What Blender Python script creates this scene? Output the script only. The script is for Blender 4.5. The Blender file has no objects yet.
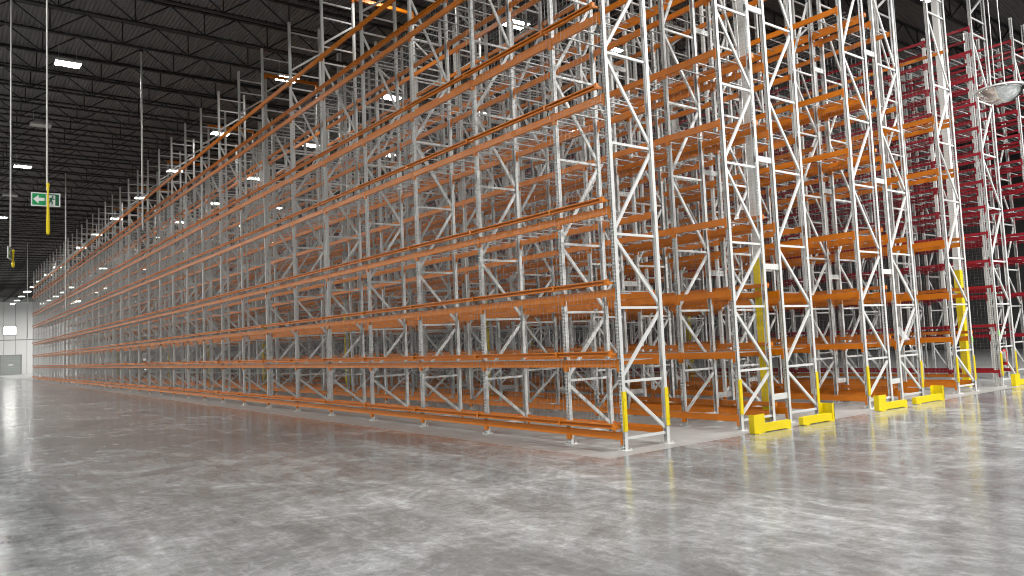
import bpy, math, random
import numpy as np
from mathutils import Vector, Matrix

random.seed(7)
SC = bpy.context.scene
COL = SC.collection

# ------------------------------------------------------------------ mesh builder
class MB:
    def __init__(self):
        self.v = []; self.f = []
    def quadbox(self, c):
        b = len(self.v); self.v += c
        self.f += [(b, b+3, b+2, b+1), (b+4, b+5, b+6, b+7), (b, b+1, b+5, b+4), (b+1, b+2, b+6, b+5), (b+2, b+3, b+7, b+6), (b+3, b, b+4, b+7)]
    def box(self, x0, x1, y0, y1, z0, z1):
        x0, x1 = min(x0, x1), max(x0, x1); y0, y1 = min(y0, y1), max(y0, y1); z0, z1 = min(z0, z1), max(z0, z1)
        self.quadbox([(x0, y0, z0), (x1, y0, z0), (x1, y1, z0), (x0, y1, z0), (x0, y0, z1), (x1, y0, z1), (x1, y1, z1), (x0, y1, z1)])
        return self
    def bar(self, p, q, w, h, side=(1, 0, 0)):
        # rectangular bar from p to q; w is measured along side, h across it
        p = Vector(p); q = Vector(q); d = (q - p).normalized(); s = Vector(side)
        s = (s - d * s.dot(d)).normalized(); t = d.cross(s)
        a = s * w / 2; b = t * h / 2
        c = [p - a - b, p + a - b, p + a + b, p - a + b, q - a - b, q + a - b, q + a + b, q - a + b]
        self.quadbox([tuple(x) for x in c]); return self
    def poly(self, pts, p0, p1):
        # extrude a closed polygon: pts -> p0(pt), p1(pt)
        n = len(pts); b = len(self.v)
        self.v += [p0(a) for a in pts] + [p1(a) for a in pts]
        for i in range(n):
            j = (i + 1) % n; self.f.append((b+i, b+j, b+n+j, b+n+i))
        self.f.append(tuple(range(b+n-1, b-1, -1))); self.f.append(tuple(range(b+n, b+2*n)))
        return self
    def lathe(self, prof, c=(0, 0, 0), seg=16):
        b = len(self.v); n = len(prof)
        for r, z in prof:
            for k in range(seg):
                a = 2*math.pi*k/seg; self.v.append((c[0]+r*math.cos(a), c[1]+r*math.sin(a), c[2]+z))
        for i in range(n-1):
            for k in range(seg):
                m = (k+1) % seg
                self.f.append((b+i*seg+k, b+i*seg+m, b+(i+1)*seg+m, b+(i+1)*seg+k))
        self.f.append(tuple(range(b+seg-1, b-1, -1))); self.f.append(tuple(range(b+(n-1)*seg, b+n*seg)))
        return self
    def tube(self, p, q, r, seg=8):
        p = Vector(p); q = Vector(q); d = (q-p).normalized()
        s = Vector((1, 0, 0)) if abs(d.x) < .9 else Vector((0, 1, 0))
        s = (s-d*s.dot(d)).normalized(); t = d.cross(s); b = len(self.v)
        for o in (p, q):
            for k in range(seg):
                a = 2*math.pi*k/seg; self.v.append(tuple(o+s*r*math.cos(a)+t*r*math.sin(a)))
        for k in range(seg):
            m = (k+1) % seg; self.f.append((b+k, b+m, b+seg+m, b+seg+k))
        self.f.append(tuple(range(b+seg-1, b-1, -1))); self.f.append(tuple(range(b+seg, b+2*seg)))
        return self
    def merge(self, o, loc=(0, 0, 0)):
        b = len(self.v); x, y, z = loc
        self.v += [(a+x, c+y, d+z) for a, c, d in o.v]
        self.f += [tuple(i+b for i in g) for g in o.f]; return self
    def mesh(self, name, mat, smooth=False):
        me = bpy.data.meshes.new(name); me.from_pydata(self.v, [], self.f); me.update()
        if mat: me.materials.append(mat)
        if smooth:
            me.polygons.foreach_set('use_smooth', [True]*len(me.polygons))
        return me

def link(name, me, parent=None, loc=(0, 0, 0), rotz=0):
    o = bpy.data.objects.new(name, me); COL.objects.link(o)
    o.location = loc
    if rotz: o.rotation_euler = (0, 0, rotz)
    if parent: o.parent = parent
    return o
def thing(name, label, cat, loc=(0, 0, 0), group=None, me=None):
    o = link(name, me, None, loc); o['label'] = label; o['category'] = cat
    if group: o['group'] = group
    return o
def structure(name, me, loc=(0, 0, 0), parent=None):
    o = link(name, me, parent, loc)
    if parent is None: o['kind'] = 'structure'
    return o

# ------------------------------------------------------------------ materials
def principled(name, col, rough=.5, metal=0., spec=.5):
    m = bpy.data.materials.new(name); m.use_nodes = True
    b = m.node_tree.nodes['Principled BSDF']
    b.inputs['Base Color'].default_value = (*col, 1); b.inputs['Roughness'].default_value = rough
    b.inputs['Metallic'].default_value = metal; b.inputs['Specular IOR Level'].default_value = spec
    return m
def painted(name, c1, c2, rough=.4, scale=3., metal=0.):
    # paint with a little handling wear: two close tones mixed by object-space noise
    m = principled(name, c1, rough, metal); nt = m.node_tree; N = nt.nodes; L = nt.links
    b = N['Principled BSDF']
    tc = N.new('ShaderNodeTexCoord'); no = N.new('ShaderNodeTexNoise'); no.inputs['Scale'].default_value = scale
    no.inputs['Detail'].default_value = 4
    mx = N.new('ShaderNodeMix'); mx.data_type = 'RGBA'
    mx.inputs[6].default_value = (*c1, 1); mx.inputs[7].default_value = (*c2, 1)
    L.new(tc.outputs['Object'], no.inputs['Vector']); L.new(no.outputs['Fac'], mx.inputs[0])
    L.new(mx.outputs[2], b.inputs['Base Color'])
    return m
def emissive(name, col, s):
    m = bpy.data.materials.new(name); m.use_nodes = True; nt = m.node_tree
    nt.nodes.remove(nt.nodes['Principled BSDF'])
    m.cycles.emission_sampling = 'FRONT'
    e = nt.nodes.new('ShaderNodeEmission'); e.inputs[0].default_value = (*col, 1); e.inputs[1].default_value = s
    nt.links.new(e.outputs[0], nt.nodes['Material Output'].inputs[0]); return m

M = {}
M['grey'] = painted('rack_grey_paint', (.76, .765, .75), (.66, .665, .65), .42, 2.)
M['galv'] = painted('galvanised_wire', (.56, .57, .57), (.45, .46, .46), .4, 4., .25)
M['net'] = painted('netting_wire', (.36, .37, .37), (.31, .32, .32), .4, 4., .2)
M['orange'] = painted('orange_beam_paint', (.80, .235, .008), (.68, .185, .006), .38, 2.)
M['red'] = painted('red_beam_paint', (.36, .009, .022), (.28, .007, .017), .42, 2.)
M['yellow'] = painted('yellow_guard_paint', (.93, .74, .005), (.86, .64, .004), .4, 2.)
M['white'] = painted('white_paint', (.82, .82, .80), (.76, .76, .74), .45, 1.5)
M['deck'] = painted('dark_roof_deck', (.19, .178, .170), (.155, .145, .138), .55, .4)
M['joist'] = painted('dark_joist_paint', (.020, .020, .021), (.015, .015, .016), .5, 2.)
M['wall'] = painted('white_wall_panel', (.90, .90, .885), (.87, .87, .855), .5, .3)
M['greywall'] = painted('grey_wall_panel', (.09, .09, .09), (.07, .07, .07), .6, .3)
M['seam'] = principled('panel_seam', (.35, .35, .35), .6)
M['doorgrey'] = painted('grey_door_paint', (.42, .45, .43), (.38, .41, .39), .5, 1.)
M['housing'] = principled('lamp_housing', (.55, .55, .55), .5)
M['lens'] = emissive('lamp_lens_lit', (1., .985, .955), 330)
M['lensfront'] = emissive('rack_end_and_wall_fill_lens_lit', (1., .985, .955), 540)  # also on the added lamps that brighten the end wall
M['lensaisle'] = emissive('aisle_lamp_lens_lit', (1., .98, .94), 42)
M['lensdim'] = emissive('open_floor_lamp_lens_lit', (1., .98, .93), 90)
M['lensoff'] = principled('lamp_lens_off', (.70, .69, .64), .35)
M['glow'] = emissive('bright_window', (1., .98, .92), 5)
M['rod'] = painted('pale_conduit', (.62, .62, .60), (.52, .52, .50), .4, 2., .2)
M['green'] = principled('sign_green', (.006, .33, .10), .4)
M['greendark'] = principled('sign_dark_green', (.004, .12, .045), .4)
M['signwhite'] = principled('sign_white', (.86, .88, .86), .4)
M['mirror'] = principled('mirror_dome', (.80, .81, .80), .07, 1.)
M['exred'] = principled('extinguisher_red', (.42, .012, .01), .35)
M['black'] = principled('black_rubber', (.02, .02, .02), .5)
M['brass'] = principled('brown_hose', (.25, .10, .05), .5)
M['tag'] = principled('green_tag', (.40, .75, .30), .5)
M['film'] = principled('white_film', (.85, .85, .85), .3)

def floor_material():
    m = principled('polished_concrete', (.3, .29, .28), .2, 0, .34); nt = m.node_tree; N = nt.nodes; L = nt.links
    b = N['Principled BSDF']; tc = N.new('ShaderNodeTexCoord')
    def noise(sx, sy, scale, det, rough, dist=0., off=0.):
        mp = N.new('ShaderNodeMapping'); mp.inputs['Scale'].default_value = (sx, sy, 1); mp.inputs['Location'].default_value = (off, off*.7, off)
        n = N.new('ShaderNodeTexNoise'); n.inputs['Scale'].default_value = scale; n.inputs['Detail'].default_value = det
        n.inputs['Roughness'].default_value = rough; n.inputs['Distortion'].default_value = dist
        L.new(tc.outputs['Object'], mp.inputs['Vector']); L.new(mp.outputs[0], n.inputs['Vector']); return n.outputs['Fac']
    def math_(op, a, c, clamp=False):
        n = N.new('ShaderNodeMath'); n.operation = op; n.use_clamp = clamp
        for i, x in enumerate((a, c)):
            if isinstance(x, (int, float)): n.inputs[i].default_value = x
            else: L.new(x, n.inputs[i])
        return n.outputs[0]
    big = noise(1, 1, .16, 4, .55, .6)                  # slab-scale clouds
    mid = noise(1, 1.0, .8, 8, .70, 1.4, 11)            # trowel patches
    fin = noise(1, 1, 6.5, 9, .78, .6, 3)               # fine grain
    swp = noise(.35, 2.6, 1.1, 7, .72, .8, 23)          # long float marks
    s = math_('ADD', math_('MULTIPLY', big, .5), math_('ADD', math_('MULTIPLY', mid, .65), math_('ADD', math_('MULTIPLY', fin, .55), math_('MULTIPLY', swp, .40))))
    s = math_('MULTIPLY', math_('SUBTRACT', s, .83), 2.3, True)
    cr = N.new('ShaderNodeValToRGB'); e = cr.color_ramp.elements
    e[0].position = .0; e[0].color = (.118, .122, .122, 1)
    e[1].position = 1.; e[1].color = (.60, .63, .64, 1)
    k = e.new(.45); k.color = (.235, .244, .246, 1)
    k = e.new(.72); k.color = (.37, .386, .39, 1)
    L.new(s, cr.inputs[0])
    # pale filler in one saw cut joint across the slab
    sep = N.new('ShaderNodeSeparateXYZ'); L.new(tc.outputs['Object'], sep.inputs[0])
    jt = math_('LESS_THAN', math_('PINGPONG', math_('ADD', sep.outputs[0], 16.6), 31.), .012)
    mx = N.new('ShaderNodeMix'); mx.data_type = 'RGBA'; mx.inputs[7].default_value = (.55, .55, .54, 1)
    L.new(math_('MULTIPLY', jt, .55), mx.inputs[0]); L.new(cr.outputs[0], mx.inputs[6])
    # the slab under the racking is dusty and unpolished: paler and duller than the driving floor
    pad = math_('MULTIPLY', math_('LESS_THAN', sep.outputs[0], .34), math_('GREATER_THAN', sep.outputs[1], -.76))
    m2 = N.new('ShaderNodeMix'); m2.data_type = 'RGBA'
    L.new(math_('MULTIPLY', pad, .62), m2.inputs[0]); L.new(mx.outputs[2], m2.inputs[6]); m2.inputs[7].default_value = (.50, .50, .49, 1)
    L.new(m2.outputs[2], b.inputs['Base Color'])
    r = math_('ADD', math_('ADD', .085, math_('MULTIPLY', mid, .12)), math_('MULTIPLY', pad, .22)); L.new(r, b.inputs['Roughness'])
    bp = N.new('ShaderNodeBump'); bp.inputs['Strength'].default_value = .035; bp.inputs['Distance'].default_value = .02
    L.new(fin, bp.inputs['Height']); L.new(bp.outputs[0], b.inputs['Normal'])
    return m
M['floor'] = floor_material()
M['line'] = painted('worn_white_line', (.50, .49, .47), (.30, .29, .28), .3, 1.2)

# ------------------------------------------------------------------ camera (fitted to the photograph)
YAW, PIT, ROL = .9211, .0717, -.0437
FPX = 762.157
fw = Vector((-math.sin(YAW)*math.cos(PIT), math.cos(YAW)*math.cos(PIT), math.sin(PIT)))
rt = Vector((math.cos(YAW), math.sin(YAW), 0)); up = rt.cross(fw)
RT = rt*math.cos(ROL) + up*math.sin(ROL); UP = -rt*math.sin(ROL) + up*math.cos(ROL)
CAMP = Vector((9.4517, -9.4682, 1.9231))
cd = bpy.data.cameras.new('camera'); cam = bpy.data.objects.new('camera', cd); COL.objects.link(cam)
mw = Matrix((RT, UP, -fw)).transposed().to_4x4(); mw.translation = CAMP
cam.matrix_world = mw; cd.sensor_width = 36; cd.lens = 36*FPX/1024; cd.clip_end = 600
SC.camera = cam
def project(p):
    q = Vector(p) - CAMP; z = q.dot(fw)
    if z < .1: return None
    return 512+FPX*q.dot(RT)/z, 288-FPX*q.dot(UP)/z, z
def shown(p0, p1, thick):
    """How large a straight member shows from the photograph's viewpoint: picks which repeats become parts of their own."""
    p0 = Vector(p0); p1 = Vector(p1); tot = 0; prev = None
    for i in range(9):
        a = project(p0.lerp(p1, i/8))
        if a and prev and -5 < a[0] < 1029 and -5 < a[1] < 581:
            tot += math.hypot(a[0]-prev[0], a[1]-prev[1])*thick/a[2]
        prev = a
    return tot

# ------------------------------------------------------------------ pallet racking
PW, PD, DEP = .085, .075, 1.067           # post width, post depth, centre to centre frame depth
SPAN1, SPAN = 1.4065, 2.6856
NF = 38
XS = [0.] + [-(SPAN1+SPAN*i) for i in range(NF-1)]
TOP = 13.06
LEV = [.2385, 1.483, 2.718, 4.1685, 6.191, 7.666, 9.715, 10.97]
RLEV = [.42, 1.79, 2.96, 3.74, 4.58, 5.38, 6.16, 7.01, 7.80, 8.56, 9.34, 10.19, 10.94]
STRUT = [.198, 1.17, 2.45, 3.75, 5.38, 7.02, 8.67, 10.79, 11.30, 12.23, 12.72]

def post_mesh(sgn, holes, top):
    """Open channel post; the web with its two columns of slots faces sgn*Y."""
    b = MB(); t = .004; w = PW/2; yo = sgn*PD/2; yi = -sgn*PD/2
    for s in (-1, 1):
        b.box(s*w, s*(w-t), yo, yi, 0, top)
        b.box(s*(w-t), s*(w-(.036 if sgn < 0 and holes else .010)), yi, yi+sgn*t, 0, top)  # front posts' hidden lips widened so the inside shows dark through the slots
    if not holes:
        b.box(-w, w, yo, yo-sgn*t, 0, top); return b
    xs = [-w, -.036, -.008, .008, .036, w]; pitch, hh = .0635, .044
    n = int(top/pitch); zz = []
    for i in range(n): zz += [i*pitch, i*pitch+hh]
    zz.append(top)
    base = len(b.v); y = yo
    for z in zz:
        for x in xs: b.v.append((x, y, z))
    for i in range(len(zz)-1):
        for j in range(5):
            if i % 2 == 0 and j in (1, 3): continue
            a = base+i*6+j; q = (a, a+1, a+7, a+6)
            b.f.append(q if sgn < 0 else q[::-1])
    return b
def strut_bars(flip, top):
    """(kind, MB) for every brace of an upright frame standing between y=0 and y=DEP."""
    out = []; y0, y1 = PD/2-.01, DEP-PD/2+.01
    Z = [z for z in STRUT if z < top-.1]
    for z in Z:
        out.append(('horizontal_brace', MB().bar((0, y0, z), (0, y1, z), .034, .045)))
    for i in range(len(Z)-1):
        if Z[i+1] > top: break
        if i in (7, 9): continue
        up_ = (i % 2 == 1) if i < 8 else True
        a, c = Z[i]+.09, Z[i+1]-.09
        if flip: up_ = not up_
        p, q = ((0, y0, a), (0, y1, c)) if up_ else ((0, y0, c), (0, y1, a))
        out.append(('diagonal_brace', MB().bar(p, q, .036, .06)))
    return out
def plate():
    b = MB().box(-.10, .10, -.085, .085, 0, .010)
    for s in (-1, 1): b.lathe([(.012, 0), (.012, .028), (.006, .036)], (s*.078, .055*s, .008), 8)
    return b
MESH = {}
def cached(key, fn, mat, smooth=False):
    if key not in MESH: MESH[key] = fn().mesh(key, mat, smooth)
    return MESH[key]
def upright(parent, x, detail, flip, top, guards, n):
    """A welded frame: two posts, braces, base plates; near frames carry each as a sub-part."""
    tk = '%.1f' % top
    if not detail:
        def whole():
            b = MB()
            for y, s in ((0, -1), (DEP, 1)): b.merge(post_mesh(s, False, top), (0, y, 0)); b.merge(plate(), (0, y, 0))
            for k, m in strut_bars(flip, top): b.merge(m)
            return b
        return link('upright', cached('upright_far_%d_%s' % (flip, tk), whole, M['grey']), parent, (x, 0, 0))
    root = link('upright', cached('post_f_'+tk, lambda: post_mesh(-1, True, top), M['grey']), parent, (x, 0, 0))
    link('post', cached('post_r_'+tk, lambda: post_mesh(1, True, top), M['grey']), root, (0, DEP, 0))
    for y in (0, DEP): link('base_plate', cached('base_plate', plate, M['white']), root, (0, y, 0))
    key = 'struts_%d_%s' % (flip, tk)
    if key not in MESH: MESH[key] = [(k, m.mesh(k, M['grey'])) for k, m in strut_bars(flip, top)]
    for k, me in MESH[key]: link(k, me, root)
    for side in guards:
        y, s = ((0, -1), (DEP, 1))[side]
        def guard(s=s):
            g = MB().box(PW/2+.002, PW/2+.014, s*(PD/2+.010), -s*(PD/2+.004), .32, 1.0)
            g.box(PW/2-.012, PW/2+.014, s*(PD/2+.003), s*(PD/2+.014), .32, 1.0)
            for z in (.45, .87): g.tube((PW/2+.012, 0, z), (PW/2+.024, 0, z), .011, 8)
            return g
        link('post_guard', cached('post_guard_%d' % side, guard, M['yellow']), root, (0, y, 0))
    return root

def beam_mb(span, sgn, conn=True, low=False):
    """Step beam from the post at x=0 to the post at x=-span; its tall face looks along sgn*Y."""
    yo = sgn*(PD/2+.012)
    prof = [(yo, -.065), (yo, .065), (yo-sgn*.026, .065), (yo-sgn*.026, .030), (yo-sgn*.052, .030), (yo-sgn*.052, -.065)]
    if low: prof = [(a, z*.62+.02) for a, z in prof]
    x0, x1 = -PW/2-.002, -span+PW/2+.002
    b = MB().poly(prof, lambda a: (x0, a[0], a[1]), lambda a: (x1, a[0], a[1]))
    if conn: b.merge(connector_mb(0, sgn)).merge(connector_mb(span, sgn))
    return b
def connector_mb(span, sgn):
    s = 1 if span == 0 else -1; x = -span
    b = MB(); y0, y1 = sgn*(PD/2+.002), sgn*(PD/2+.015)
    b.box(x-s*.003, x-s*(PW/2+.012), y0, y1, -.145, .078)
    b.box(x-s*(PW/2+.003), x-s*(PW/2+.010), y1, -sgn*.0, -.145, .078)
    return b
def deck_mb(span, fine):
    b = MB(); x0, x1 = -.05, -span+.05; y0, y1 = -.028, DEP+.028
    n = 3 if span < 2 else 6
    for i in range(n):
        x = x0+(x1-x0)*(i+.5)/n; b.box(x-.016, x+.016, y0+.02, y1-.02, .032, .050)
    ny = 6 if fine else 4
    for i in range(ny):
        y = y0+(y1-y0)*i/(ny-1); b.box(x1, x0, y-.003, y+.003, .050, .056)
    return b
def net_mb(span, z0, z1):
    b = MB(); r = .00145; nx = max(2, round(span/.11)); nz = round((z1-z0)/.1)
    for i in range(nx+1):
        x = -span*i/nx if i < nx else -span+.01
        b.box(x-r, x+r, -r, r, z0, z1)
    for i in range(nz+1):
        z = z0+(z1-z0)*i/nz; b.box(-span+.01, 0, -r*2.9, -r*.9, z-r, z+r)
    return b
def rail_mb(span, sgn):
    """Channel carrying the netting, with its bolted sleeve and the stand-off arm to the post."""
    b = MB(); x0, x1 = -.012, -span+.006      # open channel, flanges outward
    b.box(x0, x1, -sgn*.032, -sgn*.026, -.042, .042); b.box(x0, x1, -sgn*.026, sgn*.032, .022, .042); b.box(x0, x1, -sgn*.026, sgn*.032, -.042, -.022)
    b.box(-.012, -.075, -.038, .038, -.05, .05)
    b.box(-.030, -.055, -sgn*.03, -sgn*.155, -.028, .010)
    return b

def rack_row(name, label, y0, levels, colour, flip, tops, guards, net=None, n_frames=NF, near=2, conn_bays=2, decks=True, nparts=100):
    root = thing(name, label, 'pallet rack', (0, y0, 0), 'pallet rack rows')
    for n in range(n_frames):
        upright(root, XS[n], n < near, flip, tops(n), guards if n == 0 else (), n)
    bays = [(n, XS[n], SPAN1 if n == 0 else SPAN) for n in range(n_frames-1)]
    # beams
    items = []
    for n, x, sp in bays:
        for z in levels:
            if z > min(tops(n), tops(n+1))-.1: continue
            for s, y in ((-1, 0.), (1, DEP)):
                items.append((shown((x, y0+y, z), (x-sp, y0+y, z), .13), n, x, sp, z, s, y))
    items.sort(key=lambda a: -a[0]); rest = MB()
    for i, (q, n, x, sp, z, s, y) in enumerate(items):
        if i < nparts:
            sub = n <= conn_bays
            me = cached('beam_%.2f_%d_%d_%s' % (sp, s, sub, colour), lambda: beam_mb(sp, s, not sub, colour == 'red'), M[colour])
            o = link('beam', me, root, (x, y, z))
            if sub:
                for c in (0, sp):
                    link('beam_connector', cached('connector_%.2f_%d_%s' % (c, s, colour), lambda: connector_mb(c, s), M[colour]), o)
        else:
            rest.merge(beam_mb(sp, s, True, colour == 'red'), (x, y, z))
    if rest.v: link('beam', rest.mesh('beam_far', M[colour]), root)['kind'] = 'stuff'
    # wire decks on every level above the lowest
    if decks:
        items = []
        for n, x, sp in bays:
            for z in levels[1:7] if colour == 'orange' else levels[1:]:
                if z > min(tops(n), tops(n+1))-.1: continue
                items.append((shown((x, y0+.5, z), (x-sp, y0+.5, z), .2), n, x, sp, z))
        items.sort(key=lambda a: -a[0]); rest = MB()
        for i, (q, n, x, sp, z) in enumerate(items):
            if i < nparts: link('wire_deck', cached('deck_%.2f' % sp, lambda: deck_mb(sp, True), M['galv']), root, (x, 0, z))
            else: rest.merge(deck_mb(sp, False), (x, 0, z))
        if rest.v: link('wire_deck', rest.mesh('deck_far', M['galv']), root)['kind'] = 'stuff'
    # safety netting on its own rails
    if net:
        yr, sgn = net; ym = yr-sgn*.045
        rl = [z+.178 for z in LEV[:7]]
        for n, x, sp in bays:
            link('mesh_panel', cached('net_%.2f' % sp, lambda: net_mb(sp, .36, 9.93), M['net']), root, (x, ym, 0))
        items = sorted(((-shown((x, y0+yr, z), (x-sp, y0+yr, z), .08), x, sp, z) for n, x, sp in bays for z in rl), key=lambda a: a[0])
        rest = MB()
        for i, (q, x, sp, z) in enumerate(items):
            if i < nparts: link('mesh_rail', cached('rail_%.2f_%d_%s' % (sp, sgn, colour), lambda: rail_mb(sp, sgn), M[colour]), root, (x, yr, z))
            else: rest.merge(rail_mb(sp, sgn), (x, yr, z))
        if rest.v: link('mesh_rail', rest.mesh('rail_far', M[colour]), root)['kind'] = 'stuff'
    return root

full = lambda n: TOP
rowA = rack_row('pallet_rack', 'front row of tall grey and orange pallet racking, faced with wire mesh', 0., LEV, 'orange', 0, full, (0, 1), net=(-.19, -1), near=7, conn_bays=3)
rowB = rack_row('pallet_rack', 'second orange racking row, facing the back of the front row across a narrow aisle', 3.236, LEV, 'orange', 1, full, (0,), net=(1.225, 1), near=4, conn_bays=1)
rowC = rack_row('pallet_rack', 'third orange racking row, tied back to back behind the second row', 4.883, LEV[:7], 'orange', 0, full, (1,), near=2, conn_bays=0)
rowD = rack_row('pallet_rack', 'fourth orange racking row, front half of the farther back to back pair', 8.128, LEV[:7], 'orange', 1, full, (0,), net=(1.30, 1), near=2, conn_bays=0)
rowE = rack_row('pallet_rack', 'fifth orange racking row, rear half of the farther back to back pair', 9.717, LEV[:7], 'orange', 0, full, (1,), near=2, conn_bays=0)
rowF = rack_row('pallet_rack', 'single orange racking row with mesh on its back, beside the red racking', 12.865, LEV[:6], 'orange', 0, full, (0, 1), net=(1.25, 1), near=2, conn_bays=0)
rowG = rack_row('pallet_rack', 'first dark red racking row, next to the last orange row', 15.813, RLEV, 'red', 0, lambda n: 12.6 if n == 0 else 11.1, (0, 1), net=(1.25, 1), near=1, conn_bays=-1, nparts=90)
rowH = rack_row('pallet_rack', 'farthest dark red racking row, at the right edge behind the hanging mirror', 19.05, [z+1.0 for z in RLEV][:-1], 'red', 0, lambda n: 12.0, (0, 1), n_frames=16, near=1, conn_bays=-1, nparts=90)

rowI = rack_row('pallet_rack', 'dark red racking row standing directly behind the farthest visible red row', 20.75, [z+1.0 for z in RLEV][:-1], 'red', 0, lambda n: 12.0, (), n_frames=14, near=0, conn_bays=-1, nparts=60)
# reinforcing post beside the first red frame
link('reinforcing_post', post_mesh(-1, True, 10.85).mesh('reinforcing_post', M['white']), rowG, (-.13, 0, 0))
# grey spacers that hold the back to back rows apart
def spacer_mb(g): return MB().box(-.02, .02, PD/2+DEP, DEP+g-PD/2, -.06, .06).box(-.035, .035, PD/2+DEP, PD/2+DEP+.006, -.075, .075).box(-.035, .035, DEP+g-PD/2-.006, DEP+g-PD/2, -.075, .075)
for row, g in ((rowB, 4.883-3.236-DEP), (rowD, 9.717-8.128-DEP)):
    me = spacer_mb(g).mesh('row_spacer', M['grey'])
    for n in range(0, 6):
        for z in (.57, 3.285, 5.58, 8.88): link('row_spacer', me, row, (XS[n], 0, z))
# ties across the aisle along the tops of the front frames
me = MB().box(-.04, .04, DEP-.03, 3.236+.03, -.055, .055).box(-.05, .05, DEP-.045, DEP+.045, -.16, -.055).box(-.05, .05, 3.236-.045, 3.236+.045, -.16, -.055).mesh('cross_tie', M['orange'])
for n in (5, 8, 11, 14, 17, 20, 24, 28, 32): link('cross_tie', me, rowA, (XS[n], 0, TOP+.04))
# green inspection tags
for row, y, z in ((rowF, DEP, 1.46), (rowG, 0, 1.58)):
    link('tag', MB().box(PW/2+.001, PW/2+.008, -.05, .05, -.09, .09).mesh('tag', M['tag']), row, (0, y, z))

# ------------------------------------------------------------------ low yellow guards at the rack ends
def end_guard(label, x, ya, yb, high_first):
    ret = .10
    t = thing('end_guard', label, 'guard', (x, ya, 0), 'yellow end guards')
    ln = yb-ya
    b = MB().box(-.05, .05, 0, ln, .015, .165)
    for k in (.12, ln-.12): b.box(-.09, .09, k-.06, k+.06, 0, .015)
    link('guard_rail', b.mesh('guard_rail', M['yellow']), t)
    u = MB(); w = .32 if high_first else .22
    y0 = 0 if high_first else ln-w; yo = y0 if high_first else y0+w
    s = 1 if high_first else -1
    u.box(-.06, .06, y0, y0+w, .001, .012)
    if high_first:
        u.box(.045, .062, y0-.02, y0+w, .012, .36); u.box(.045-ret, .045, y0-.02, y0-.004, .012, .36)
    else:
        u.box(-.20, .062, yo+.004, yo+.02, .012, .36); u.box(-.20, -.185, y0+.06, yo+.004, .012, .36); u.box(.045, .062, yo-.06, yo+.02, .012, .36)
    link('guard_upright', u.mesh('guard_upright', M['yellow']), t)
end_guard('low yellow end guard with tall left corner before the second racking row', .50, 2.90, 4.10, True)
end_guard('low yellow end guard with tall right corner before the third racking row', .50, 4.52, 5.66, False)
end_guard('low yellow end guard with tall left corner before the fourth racking row', .42, 7.70, 9.02, True)
end_guard('low yellow end guard with tall right corner before the fifth racking row', .38, 9.56, 11.02, False)
end_guard('low yellow end guard before the first red row, at the right edge', .25, 15.98, 17.3, True)

# ------------------------------------------------------------------ building shell
structure('floor', MB().box(-170, 26, -34, 50, -.2, 0).mesh('floor', M['floor']))
def roof():
    b = MB(); y = -34.; pts = []; x0, x1 = -170, 26
    while y < 50:
        for dy, z in ((0, 15.06), (.055, 15.06), (.075, 15.0), (.13, 15.0)): pts.append((y+dy, z))
        y += .15
    for a, z in pts: b.v += [(x0, a, z), (x1, a, z)]
    for i in range(len(pts)-1): b.f.append((2*i, 2*i+1, 2*i+3, 2*i+2))
    return b
structure('ceiling', roof().mesh('ceiling', M['deck']))
jb = MB(); JY0, JY1, PER = -33.8, 49.8, 2.4
for z in (14.02, 14.93):
    for s in (-1, 1):
        jb.box(s*.012, s*.075, JY0, JY1, z-.035, z-.022); jb.box(s*.012, s*.022, JY0, JY1, z-.022, z+.045)
y = JY0
while y+PER <= JY1+.01:
    jb.bar((0, y, 14.92), (0, y+PER/2, 14.03), .045, .045); jb.bar((0, y+PER/2, 14.03), (0, y+PER, 14.92), .045, .045)
    jb.bar((0, y+PER/2, 14.03), (0, y+PER/2, 14.92), .04, .04)
    k = 0
    while k < PER: jb.box(-.05, .05, y+k, y+k+.06, 14.06, 14.085); k += .3
    y += PER
jm = jb.mesh('ceiling_beam', M['joist']); x = 22.75
while x > -168:
    structure('ceiling_beam', jm, (x, 0, 0)); x -= 2.36
# far wall of ribbed white panels, with a roller door, a lit window and trim
structure('wall_far', MB().box(-168.3, -168, -34, 50, 0, 15.2).mesh('wall_far', M['wall']))
b = MB(); y = -33.
while y < 49: b.box(-168, -167.97, y-.03, y+.03, 0, 15); y += 1.9
b.box(-168, -167.96, -34, 50, 6.62, 6.78); structure('trim_1', b.mesh('trim_1', M['seam']))
b = MB()
for i in range(8): b.box(-167.98, -167.93, .75, 3.95, .02+i*.45, .02+i*.45+.43)
dr = structure('door_1', b.mesh('door_1', M['doorgrey']))
structure('door_frame', MB().box(-168, -167.88, .55, .75, 0, 3.8).box(-168, -167.88, 3.95, 4.15, 0, 3.8).box(-168, -167.88, .55, 4.15, 3.62, 3.82).mesh('door_frame', M['seam']), parent=dr)
structure('notice', MB().box(-167.93, -167.91, 1.95, 2.75, 1.75, 2.0).mesh('notice', M['signwhite']), parent=dr)
wn = structure('window_1', MB().box(-168, -167.93, 1.2, 3.2, 7.75, 9.3).mesh('window_1', M['glow']))
structure('window_frame', MB().box(-168, -167.9, 1.08, 1.2, 7.63, 9.42).box(-168, -167.9, 3.2, 3.32, 7.63, 9.42).box(-168, -167.9, 1.08, 3.32, 7.63, 7.75).box(-168, -167.9, 1.08, 3.32, 9.3, 9.42).mesh('window_frame', M['white']), parent=wn)
structure('wall_right', MB().box(-170, 26, 49.9, 50.2, 0, 15.2).mesh('wall_right', M['greywall']))
structure('wall_left', MB().box(-170, 26, -34.2, -33.9, 0, 15.2).mesh('wall_left', M['wall']))
structure('wall_back', MB().box(25.9, 26.2, -34, 50, 0, 15.2).mesh('wall_back', M['wall']))
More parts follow.
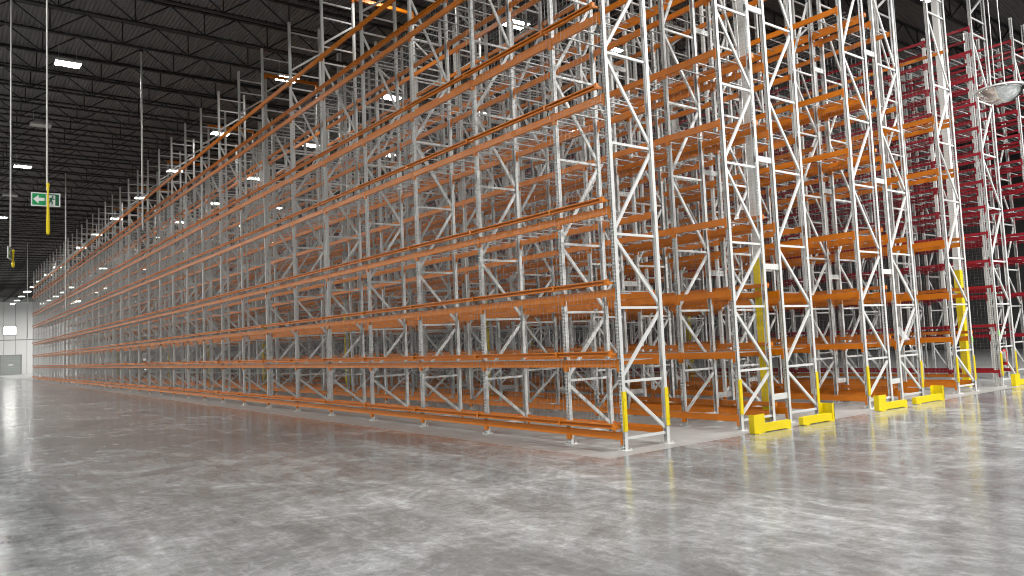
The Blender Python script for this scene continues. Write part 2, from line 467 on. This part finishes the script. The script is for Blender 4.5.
# faded line on the slab round the racking
structure('trim_2', MB().box(-100, .45, -.86, -.72, 0, .002).box(.31, .45, -.72, 30, 0, .002).mesh('trim_2', M['line']))
# roof columns between the rows, wrapped in yellow at the foot
for X, Y, k in [(xx-10.35*i, yy, i) for xx, yy in ((-.33, 4.66), (-.58, 14.9)) for i in range(9)]:
    b = MB().box(-.08, .08, -.08, .08, 0, 15.0).box(-.17, .17, -.1, .1, 0, .02)
    c = structure('column', b.mesh('column', M['white']), (X, Y, 0))
    g = MB()
    for s in (-1, 1): g.box(s*.081, s*.090, -.090, .090, .05, 3.5); g.box(-.081, .081, s*.081, s*.090, .05, 3.5)
    link('column_guard', g.mesh('column_guard', M['yellow']), c)

# ------------------------------------------------------------------ high bay lamps
ORD = ['nearest', 'second', 'third', 'fourth', 'fifth', 'sixth', 'seventh', 'eighth', 'ninth', 'tenth', 'eleventh', 'twelfth', 'thirteenth', 'fourteenth', 'fifteenth', 'sixteenth', 'seventeenth', 'eighteenth', 'nineteenth', 'twentieth']
hb = MB().box(-.30, .30, -.42, .42, .02, .09).box(-.12, .12, -.2, .2, .09, .17)
for s in (-1, 1):
    hb.tube((0, s*.3, .09), (0, s*.3, .72), .006, 6)
    hb.box(-.30, .30, s*.42, s*.43, -.01, .09); hb.box(s*.30, s*.31, -.43, .43, -.01, .09)
hm = hb.mesh('housing', M['housing'])
lb = MB()                                 # the diffuser under the housing: only this lower face gives off light
lb.v = [(-.29, -.415, .015), (.29, -.415, .015), (.29, .415, .015), (-.29, .415, .015)]; lb.f = [(0, 3, 2, 1)]
lon = lb.mesh('lens', M['lens']); lais = lb.mesh('lens_aisle', M['lensaisle']); lfro = lb.mesh('lens_front', M['lensfront']); ldim = lb.mesh('lens_dim', M['lensdim']); loff = lb.mesh('lens_off', M['lensoff'])
def lamp_row(y, xs, lit, where, z=13.28, aisle=None):
    cnt = {True: 0, False: 0}
    for i, x in enumerate(xs):
        on = lit(i); p = project((x, y, z)); vis = p and -8 < p[0] < 1032 and -8 < p[1] < 584
        kind = 'bright lit' if on else 'pale unlit'
        if vis:
            lab = '%s %s lamp in the row %s' % (ORD[min(cnt[on], 19)], kind, where); cnt[on] += 1
        else: lab = '%s lamp, out of view, %s' % (kind, where)
        t = thing('ceiling_light', lab, 'ceiling lamp', (x, y, z), 'high bay lamps')
        link('housing', hm, t); link('lens', (aisle or lon) if on else loff, t)
line = lambda x0: [x0-9.35*k for k in range(int((x0+166)/9.35)+1)]
hall = lambda x0, x1: [x for x in line(x0) if x > x1]
lamp_row(-5.5, line(14.2), lambda i: i % 2 == 0 and i >= 4, 'over the open floor', aisle=ldim)
lamp_row(-14.5, line(14.2), lambda i: True, 'left of the open floor')
lamp_row(-24., line(14.2), lambda i: True, 'along the left wall')
lamp_row(2.15, line(-2.0), lambda i: True, 'behind the front racking', aisle=lais)
lamp_row(7.04, line(-2.0), lambda i: True, 'behind the third racking row', aisle=lais)
lamp_row(11.82, line(-2.0), lambda i: True, 'before the single orange row', aisle=lais)
lamp_row(18.0, line(-2.0), lambda i: True, 'between the red rows', aisle=lais)
lamp_row(2.2, [-132.], lambda i: True, 'near the white end wall', aisle=ldim)
lamp_row(12., [-125., -135., -145., -155.], lambda i: True, 'added past the racking to brighten the end wall', aisle=lfro)  # added lamps, hidden by the racking, to lift the end wall's brightness
lamp_row(22., [-125., -135., -145., -155.], lambda i: True, 'added in the far corner to brighten the end wall', aisle=lfro)  # second added row, out of sight, lighting the same wall
lamp_row(28., line(-2.0), lambda i: True, 'beyond the red racking', aisle=lais)
for yy in (3.5, 12.5, 21.5, 30.5):
    lamp_row(yy, (6.2, 12.5), lambda i: True, 'before the rack ends', aisle=lfro)

# ------------------------------------------------------------------ hanging exit signs, yellow rods, conduits
def exit_sign(label, loc, rotz):
    t = thing('exit_sign', label, 'exit sign', loc); t.rotation_euler = (0, 0, rotz); t.scale = (.85, .85, .85)
    W, H = .66, .36
    f = MB().box(-.025, .004, -W/2, W/2, -H/2, H/2)
    link('sign_board', f.mesh('sign_board', M['signwhite']), t)
    P = lambda x: (lambda a: (x, a[0], a[1]))
    def flat(name, polys, mat, x0, x1):
        b = MB()
        for p in polys: b.poly(p, P(x0), P(x1))
        return link(name, b.mesh(name, M[mat]), t)
    w, h = W/2-.03, H/2-.03
    flat('arrow_field', [[(-w, -h), (.0, -h), (.0, h), (-w, h)]], 'green', .004, .007)
    flat('arrow', [[(-w+.02, 0), (-w+.14, .115), (-w+.14, .042), (-.025, .042), (-.025, -.042), (-w+.14, -.042), (-w+.14, -.115)]], 'signwhite', .007, .010)
    flat('door_field', [[(.215, -h), (w, -h), (w, h), (.215, h)], [(.02, h-.03), (.215, h-.03), (.215, h), (.02, h)]], 'greendark', .004, .007)
    def seg(p, q, r):
        p = Vector(p); q = Vector(q); d = (q-p).normalized(); n = Vector((-d.y, d.x))*r
        return [tuple(p-n), tuple(q-n), tuple(q+n), tuple(p+n)]
    cx, cy = .155, .075
    head = [(cx+.024*math.cos(a*.628), cy+.024*math.sin(a*.628)) for a in range(10)]
    flat('running_figure', [head, seg((.14, .05), (.105, -.03), .024), seg((.14, .04), (.185, .005), .011), seg((.185, .005), (.2, .03), .010),
         seg((.125, .045), (.075, .035), .011), seg((.075, .035), (.055, -.005), .010), seg((.11, -.03), (.155, -.065), .014), seg((.155, -.065), (.135, -.12), .013),
         seg((.1, -.03), (.085, -.085), .014), seg((.085, -.085), (.035, -.105), .012)], 'greendark', .007, .010)
    return t
S1 = (-10.15, -7.52, 5.56)
exit_sign('green and white exit sign with left arrow and running figure, hanging', S1, math.radians(-4))
def yellow_rod(label, loc, ln):
    t = thing('hanging_sleeve', label, 'marker', loc, 'yellow hanging sleeves')
    link('sleeve', MB().lathe([(.012, 0), (.024, -.01), (.026, -.10), (.018, -.16), (.020, -.3), (.033, -ln*.62), (.040, -ln+.06), (.031, -ln+.015), (.010, -ln)][::-1], seg=14).mesh('sleeve', M['yellow'], True), t)
    link('knot', MB().lathe([(.010, -.03), (.034, -.015), (.038, .02), (.028, .05), (.010, .065)], seg=12).mesh('knot', M['yellow'], True), t)
yellow_rod('yellow tapered sleeve hanging in front of the green exit sign', (S1[0]+.09, S1[1]+.035, S1[2]+.30), 1.10)
def rod(label, x, y, z0, z1=14.0, r=.018, cap=True):
    b = MB().tube((0, 0, 0), (0, 0, z1-z0), r, 8)
    t = thing('hanging_rod', label, 'rod', (x, y, z0), 'rods hanging from the roof')
    link('rod', b.mesh('rod', M['rod'], False), t)
    link('roof_clamp', MB().box(-.06, .06, -.06, .06, z1-z0-.06, z1-z0+.02).mesh('roof_clamp', M['joist']), t)
    return t
rod('pale rod dropping from the roof to the green exit sign', S1[0]+.05, S1[1]+.02, S1[2]+.18, r=.020)
S2 = (-14.5, -7.90, 4.86)
exit_sign('second hanging exit sign, seen edge on at the left picture edge', S2, math.radians(78))
yellow_rod('shorter yellow tapered sleeve hanging behind the edge on sign', (S2[0]-.02, S2[1]+.075, S2[2]+.05), .42)
rod('pale rod dropping from the roof to the edge on exit sign', S2[0], S2[1]+.01, S2[2]+.18, r=.020)
rod('grey rod hanging from the roof, in front of the tall front racking', -22.3, -3.1, 6.9, r=.035)
rod('thin grey rod hanging from the roof left of the far racking', -45.7, -2.9, 5.2, r=.035)
rod('farthest thin rod, hanging from the roof before the white end wall', -79.3, -2.2, 4.5, r=.035)

# ------------------------------------------------------------------ dome mirror
t = thing('dome_mirror', 'round convex safety mirror hanging from the roof before the red racking', 'mirror', (1.71, 12.79, 8.0))
prof = [(.004, -.38), (.12, -.37), (.25, -.33), (.37, -.26), (.46, -.17), (.52, -.07), (.54, 0)]
link('dome', MB().lathe(prof, seg=40).mesh('dome', M['mirror'], True), t)
link('rim', MB().lathe([(.535, -.02), (.565, -.02), (.565, .018), (.535, .018)], seg=40).mesh('rim', M['white']), t)
b = MB()
for s in (-1, 1): b.tube((s*.06, s*.16, .01), (s*.06, s*.1, 6.0), .012, 6)
link('hanger_wire', b.mesh('hanger_wire', M['rod']), t)

# ------------------------------------------------------------------ small things
def extinguisher(label, loc):
    t = thing('fire_extinguisher', label, 'fire extinguisher', loc, 'fire extinguishers')
    link('cylinder', MB().lathe([(.085, 0), (.09, .02), (.09, .36), (.075, .42), (.035, .46), (.03, .48)], seg=16).mesh('cylinder', M['exred'], True), t)
    link('valve', MB().box(-.03, .03, -.025, .025, .48, .55).bar((0, -.02, .55), (0, .14, .60), .03, .02).bar((0, -.02, .535), (0, .13, .53), .03, .015).mesh('valve', M['black']), t)
    h = MB()
    pts = [(0, .03, .53), (0, .12, .50), (0, .15, .38), (0, .13, .2), (0, .11, .08)]
    for a, c in zip(pts, pts[1:]): h.tube(a, c, .016, 8)
    link('hose', h.mesh('hose', M['brass']), t)
    link('bracket', MB().box(-.10, .10, -.115, -.09, .1, .4).box(-.10, .10, -.20, -.115, .18, .30).mesh('bracket', M['galv']), t)
extinguisher('red fire extinguisher hung beside the first red frame, at the right edge', (.0, 15.813+.30, .62))
extinguisher('small red fire extinguisher inside the front racking, far along the row', (-32.0, 1.067+.26, .50))
b = MB(); rr = random.Random(3); n = 7
g = [[(-.0+.03*rr.uniform(-1, 1), -.30+.6*i/n, .20-.42*i/n+.10*(j-1)+.03*rr.uniform(-1, 1)) for j in range(3)] for i in range(n+1)]
b.v = [p for r_ in g for p in r_] + [(p[0]-.012, p[1], p[2]) for r_ in g for p in r_]
N3 = 3*(n+1)
for i in range(n):
    for j in range(2):
        a = i*3+j; b.f.append((a, a+1, a+4, a+3)); b.f.append((N3+a+3, N3+a+4, N3+a+1, N3+a))
thing('plastic_scrap', 'crumpled white scrap of film caught on an orange beam near the right', 'plastic scrap', (-.35, 10.86, 1.63), me=b.mesh('plastic_scrap', M['film']))

# ------------------------------------------------------------------ light and view
w = bpy.data.worlds.new('world'); SC.world = w; w.use_nodes = True
w.node_tree.nodes['Background'].inputs[0].default_value = (1, .98, .95, 1); w.node_tree.nodes['Background'].inputs[1].default_value = 0.0
SC.view_settings.view_transform = 'Standard'; SC.view_settings.look = 'None'
SC.view_settings.exposure = .55; SC.view_settings.gamma = 1; SC.view_settings.use_curve_mapping = False
SC.cycles.use_denoising = True
SC.cycles.max_bounces = 6; SC.cycles.diffuse_bounces = 1; SC.cycles.glossy_bounces = 3
SC.cycles.filter_width = 1.0
SC.cycles.caustics_reflective = False; SC.cycles.caustics_refractive = False
SC.cycles.sample_clamp_indirect = 6
